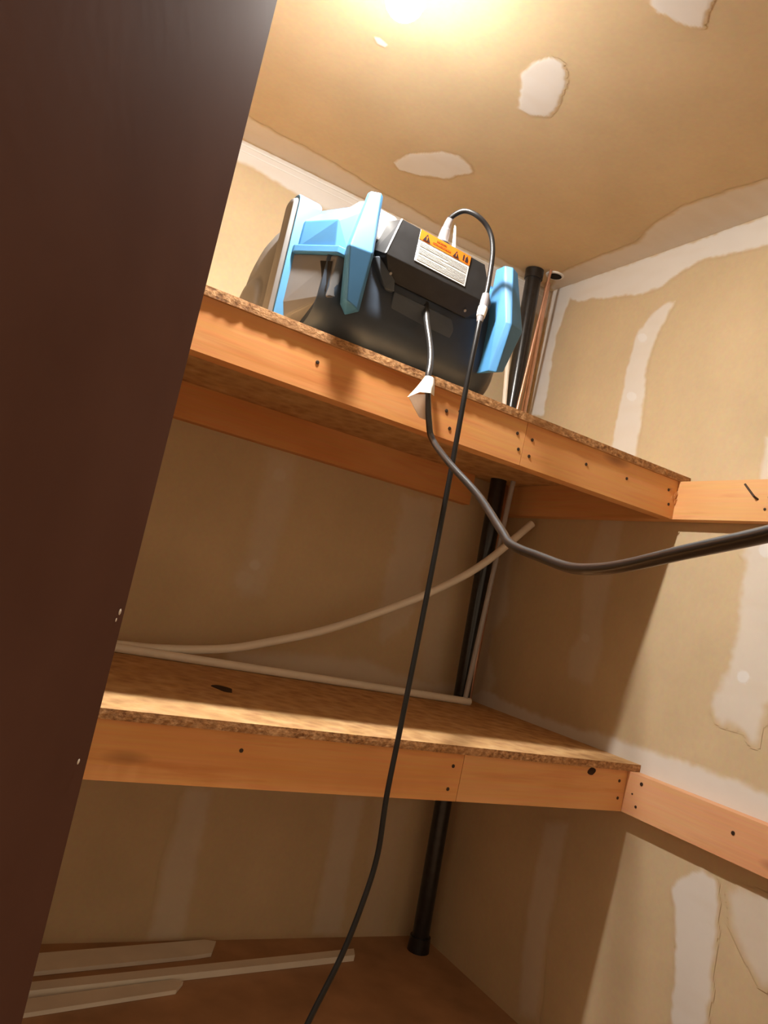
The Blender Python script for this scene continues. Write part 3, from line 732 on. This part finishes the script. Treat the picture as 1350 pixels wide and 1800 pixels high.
def cap(x, top, hy):
    return (x, rsq(0.205, (top+0.006)/2, hy, (top-0.006)/2, min(hy, (top-0.006)/2)*0.9))
cover = obj('intake_cover', loft_bm([cap(-0.385, 0.245, 0.078), cap(-0.405, 0.236, 0.078), cap(-0.420, 0.220, 0.074), cap(-0.432, 0.196, 0.068), cap(-0.441, 0.165, 0.061), cap(-0.447, 0.130, 0.054), cap(-0.449, 0.118, 0.051), cap(-0.4495, 0.112, 0.049), cap(-0.4555, 0.104, 0.046), cap(-0.458, 0.088, 0.036)]), M['grey'], fan, loc=(0.008, 0, 0), smooth=1.2)
# feet: mirror images at the two ends of the machine
F1 = {'A': (-0.3500, 0.002, 0.2640), 'B': (-0.3318, -0.002, 0.2680), 'C': (-0.3365, -0.027, 0.1480), 'D': (-0.3340, -0.013, 0.0509), 'E': (-0.3545, -0.009, 0.0590), 'G': (-0.3755, -0.017, 0.1480),
      'Br': (-0.3200, 0.010, 0.2700), 'Cr': (-0.3285, -0.018, 0.1495), 'Dr': (-0.3230, -0.002, 0.0520),
      'Al': (-0.3500, 0.012, 0.2640), 'Gl': (-0.3740, -0.002, 0.1500), 'El': (-0.3540, 0.003, 0.0650)}
def foot(mirror):
    fx = (lambda x: -0.342-x) if mirror else (lambda x: x)
    P = [(fx(x), y, z) for x, y, z in F1.values()]
    back = [(fx(x+dx), 0.040, z) for (x, y, z), dx in ((F1['Al'], 0.012), (F1['Gl'], 0.020), (F1['El'], 0.012), (F1['Br'], -0.004), (F1['Cr'], 0), (F1['Dr'], -0.004))]
    o = obj('foot_bumper', hull_bm(P+back), M['blue'], fan, bevel=0.0018, segs=2)
    # bolted bracket behind it
    obj('bumper_bracket', hull_bm([(fx(x), y, z) for x in (-0.352, -0.330) for y in (0.038, 0.075) for z in (0.085, 0.235)]), M['blue'], o, bevel=0.004)
    return o
foot(False)
foot(True)
obj('end_ring', loft_bm([(x, rsq(BC[0], 0.150, 0.122*k, 0.118*k, 0.06*k)) for x, k in ((0.0005, 0.98), (0.003, 1.0), (0.030, 1.0), (0.034, 0.98))]), M['blue'], fan, smooth=0.6)
obj('outlet_cover', loft_bm([(x, rsq(BC[0], BC[1], 0.115*k, 0.114*k, 0.075*k)) for x, k in ((0.0345, 1.0), (0.048, 0.98), (0.060, 0.88), (0.065, 0.7))]), M['grey'], fan, smooth=0.8)
# control panel
panel = obj('control_panel', hull_bm([(-0.277, 0.0, 0.2455), (-0.078, 0.0, 0.2455), (-0.043, 0.0, 0.176), (-0.294, 0.0, 0.172), (-0.262, 0.026, 0.142), (-0.078, 0.026, 0.142), (-0.035, 0.026, 0.158),
                              (-0.302, 0.030, 0.184), (-0.028, 0.030, 0.186), (-0.284, 0.045, 0.252), (-0.070, 0.045, 0.252), (-0.302, 0.12, 0.184), (-0.028, 0.12, 0.186),
                              (-0.284, 0.12, 0.252), (-0.07, 0.12, 0.252), (-0.262, 0.12, 0.142), (-0.035, 0.12, 0.142)]), M['black'], fan, bevel=0.0012)
tag(panel, 'black control panel box')
obj('edge_glint', hull_bm([(-0.2790, -0.0004, 0.2455), (-0.2780, -0.0010, 0.2455), (-0.2960, -0.0004, 0.174), (-0.2950, -0.0010, 0.174), (-0.2790, 0.003, 0.2455), (-0.2960, 0.003, 0.174)]), M['label'], panel)  # white sliver painting the highlight along the panel's left edge
obj('top_cover', hull_bm([(x, y, z) for x in (-0.335, -0.262) for y, z in ((0.036, 0.205), (0.036, 0.247), (0.045, 0.268), (0.07, 0.276), (0.12, 0.276), (0.12, 0.205))]), M['silver'], fan, bevel=0.006, segs=3)
# warning sticker
sx0, sx1, sz0, sz1 = -0.2355, -0.1145, 0.1855, 0.2452
sticker = obj('warning_sticker', hull_bm([(x, y, z) for x in (sx0, sx1) for y in (-0.0009, 0.0) for z in (sz0, sz1)]), M['label'], panel)
tag(sticker, 'white warning sticker with orange header')
zh = 0.2268
obj('orange_header', box_bm(sx0, sx1, -0.0014, -0.0009, zh, sz1), M['orange'], sticker)
def tri(x, z, w, h):
    obj('warning_triangle', prism_bm([(x-w/2, z), (x+w/2, z), (x, z+h)], 'y', -0.0019, -0.0014), M['ink'], sticker)
    obj('exclamation_mark', prism_bm([(x-0.0007, z+h*0.12), (x+0.0007, z+h*0.12), (x+0.001, z+h*0.66), (x-0.001, z+h*0.66)], 'y', -0.0022, -0.0019), M['orange'], sticker)
tri(-0.2195, 0.2285, 0.017, 0.0140)
tri(-0.1490, 0.2285, 0.015, 0.0125)
obj('pictogram', prism_bm([(-0.133, 0.231), (-0.130, 0.231), (-0.130, 0.241), (-0.133, 0.241)], 'y', -0.0019, -0.0014), M['ink'], sticker)
obj('pictogram', prism_bm([(-0.127, 0.230), (-0.120, 0.230), (-0.1205, 0.237), (-0.1235, 0.242), (-0.1265, 0.237)], 'y', -0.0019, -0.0014), M['ink'], sticker)
obj('header_line', box_bm(-0.197, -0.174, -0.0017, -0.0014, 0.2375, 0.2405), M['header'], sticker)
obj('header_line', box_bm(-0.205, -0.162, -0.0017, -0.0014, 0.2310, 0.2345), M['header'], sticker)
z = 0.2225
for k in range(13):
    w0, w1 = sx0+0.004, sx1-0.004
    if k in (3, 8): w0 = -0.165
    if k in (5,): w1 = -0.18
    obj('text_line', box_bm(w0, w1, -0.0013, -0.0009, z-0.0017, z), M['print'], sticker)
    z -= 0.00262
# socket and screws
obj('outlet_socket', lathe_bm([(0.016, 0), (0.016, 0.006), (0.013, 0.009)], 20), M['black'], panel, loc=(-0.166, 0.028, 0.249), smooth=0.6)
for x in (-0.268, -0.09):
    o = obj('screw', lathe_bm([(0.003, 0), (0.0025, 0.001)], 10), M['silver'], panel, loc=(x, 0.016, 0.150))
    o.rotation_euler = (math.radians(120), 0, 0)

# ------------------------------------------------------------------ cords
RF = Matrix.Translation(FAN) @ Matrix.Rotation(TH, 4, 'Z')
def W(p):
    return RF @ Vector(p)
c1l = [(-0.165, 0.028, 0.286), (-0.1657, 0.020, 0.305), (-0.1526, 0.0, 0.3202), (-0.1323, -0.02, 0.3133), (-0.107, -0.03, 0.2936), (-0.0971, -0.04, 0.2555), (-0.0989, -0.05, 0.196), (-0.106, -0.06, 0.152),
       (-0.1158, -0.07, 0.1133), (-0.123, -0.08, 0.0711)]
c1w = [(-0.721, -0.77, 1.311), (-0.716, -0.77, 1.147), (-0.713, -0.77, 0.986), (-0.711, -0.77, 0.839), (-0.710, -0.77, 0.695), (-0.709, -0.77, 0.600), (-0.703, -0.77, 0.507), (-0.711, -0.77, 0.434),
       (-0.731, -0.77, 0.344), (-0.767, -0.77, 0.240), (-0.81, -0.78, 0.12), (-0.86, -0.80, 0.02), (-0.93, -0.86, 0.006), (-1.05, -0.98, 0.006), (-1.10, -1.2, 0.006)]
pts = [W(p) for p in c1l] + [Vector(p) for p in c1w]
ext = tag(empty('extension_cord', pts[0]), 'black extension cord plugged into the top and hanging down past both shelves', 'cord', 'cords of the air machine')
o0 = pts[0]
loc1 = [p-o0 for p in spline(pts, 8)]
obj('cable', tube_bm(loc1, 0.0048, 14), M['cord'], ext, smooth=1.0)
def frustum(name, a, b, ra, rb, m, parent):
    return obj(name, tube_bm([a-o0, a.lerp(b, 0.5)-o0, b-o0], [ra, (ra+rb)/2*1.05, rb], 16), m, parent, smooth=0.8)
plug = frustum('plug_body', W((-0.166, 0.030, 0.258)), W((-0.1665, 0.024, 0.286)), 0.0105, 0.0085, M['clear'], ext)
tag(plug, 'clear plastic plug')
frustum('strain_relief', W((-0.1665, 0.024, 0.286)), W((-0.1655, 0.019, 0.304)), 0.0078, 0.0062, M['clear'], ext)
ptag = hull_bm([W(q)-o0 for q in ((-0.155, 0.018, 0.300), (-0.151, 0.018, 0.300), (-0.152, 0.012, 0.252), (-0.145, 0.012, 0.254), (-0.152, 0.014, 0.252), (-0.145, 0.014, 0.254), (-0.151, 0.020, 0.300))])
obj('paper_tag', ptag, M['paper'], ext)
cl = frustum('clear_connector', W((-0.1045, -0.058, 0.160)), W((-0.1115, -0.066, 0.128)), 0.0072, 0.0080, M['clear'], ext)
frustum('white_connector', W((-0.1105, -0.065, 0.131)), W((-0.1160, -0.0705, 0.1105)), 0.0088, 0.0078, M['paper'], ext)
frustum('connector_end', W((-0.1160, -0.0705, 0.1105)), W((-0.1185, -0.074, 0.099)), 0.0068, 0.0055, M['clear'], ext)

c2 = [W(p) for p in [(-0.168, 0.045, 0.142), (-0.1694, 0.03, 0.1281), (-0.1746, 0.01, 0.0943), (-0.1753, -0.02, 0.0397), (-0.1811, -0.04, 0.0026), (-0.1862, -0.05, -0.0268), (-0.1808, -0.055, -0.062), (-0.1717, -0.06, -0.1011), (-0.1624, -0.068, -0.1316)]]
c2 += [Vector(p) for p in [(-0.772, -0.849, 1.154), (-0.784, -0.963, 1.097), (-0.824, -1.086, 1.04), (-0.845, -1.143, 1.017), (-0.861, -1.219, 1.003), (-0.883, -1.292, 0.992), (-0.906, -1.352, 0.99), (-0.93, -1.414, 0.993),
       (-0.963, -1.499, 1.002), (-0.996, -1.59, 1.012), (-1.019, -1.649, 1.02), (-1.04, -1.75, 1.025)]]
o2 = c2[0]
cord = tag(empty('power_cord', o2), 'glossy dark power cord leaving the machine and running off at the right', 'cord', 'cords of the air machine')
sp2 = spline(c2, 8)
obj('cable', tube_bm([p-o2 for p in sp2], 0.0057, 16), M['cord2'], cord, smooth=1.0)
obj('cord_grommet', tube_bm([W((-0.168, 0.045, 0.146))-o2, W((-0.1690, 0.034, 0.132))-o2], [0.010, 0.0075], 14), M['black'], cord, smooth=0.8)
# paper care tag: a sheet folded round the cord and flaring to the left, its liner hanging below
def sheet(name, rows, m, parent, label=None):
    bm = bmesh.new()
    g = [[bm.verts.new(W(q)-o2) for q in row] for row in rows]
    for a_, b_ in zip(g, g[1:]):
        for i in range(len(a_)-1):
            bm.faces.new((a_[i], a_[i+1], b_[i+1], b_[i]))
    bmesh.ops.subdivide_edges(bm, edges=bm.edges[:], cuts=2, use_grid_fill=True, smooth=0.6)
    bmesh.ops.solidify(bm, geom=bm.faces[:], thickness=0.0005)
    o = obj(name, bm, m, parent, smooth=1.2)
    if label: tag(o, label)
    return o
tg = sheet('paper_tag', [
    [(-0.1960, -0.056, -0.027), (-0.1930, -0.062, -0.0265), (-0.1865, -0.0635, -0.0262), (-0.1800, -0.060, -0.0262)],
    [(-0.2120, -0.062, -0.052), (-0.2040, -0.073, -0.044), (-0.1900, -0.073, -0.0425), (-0.1760, -0.061, -0.0410)],
    [(-0.2310, -0.068, -0.078), (-0.2180, -0.082, -0.066), (-0.1950, -0.080, -0.0600), (-0.1735, -0.061, -0.0560)]], M['paper'], cord, 'white paper tag folded round the cord')
sheet('tag_liner', [
    [(-0.2270, -0.064, -0.075), (-0.2080, -0.058, -0.064), (-0.1835, -0.054, -0.056)],
    [(-0.2090, -0.062, -0.090), (-0.1960, -0.058, -0.084), (-0.1800, -0.056, -0.078)],
    [(-0.1940, -0.060, -0.101), (-0.1860, -0.058, -0.101), (-0.1775, -0.057, -0.101)]], M['film'], tg)
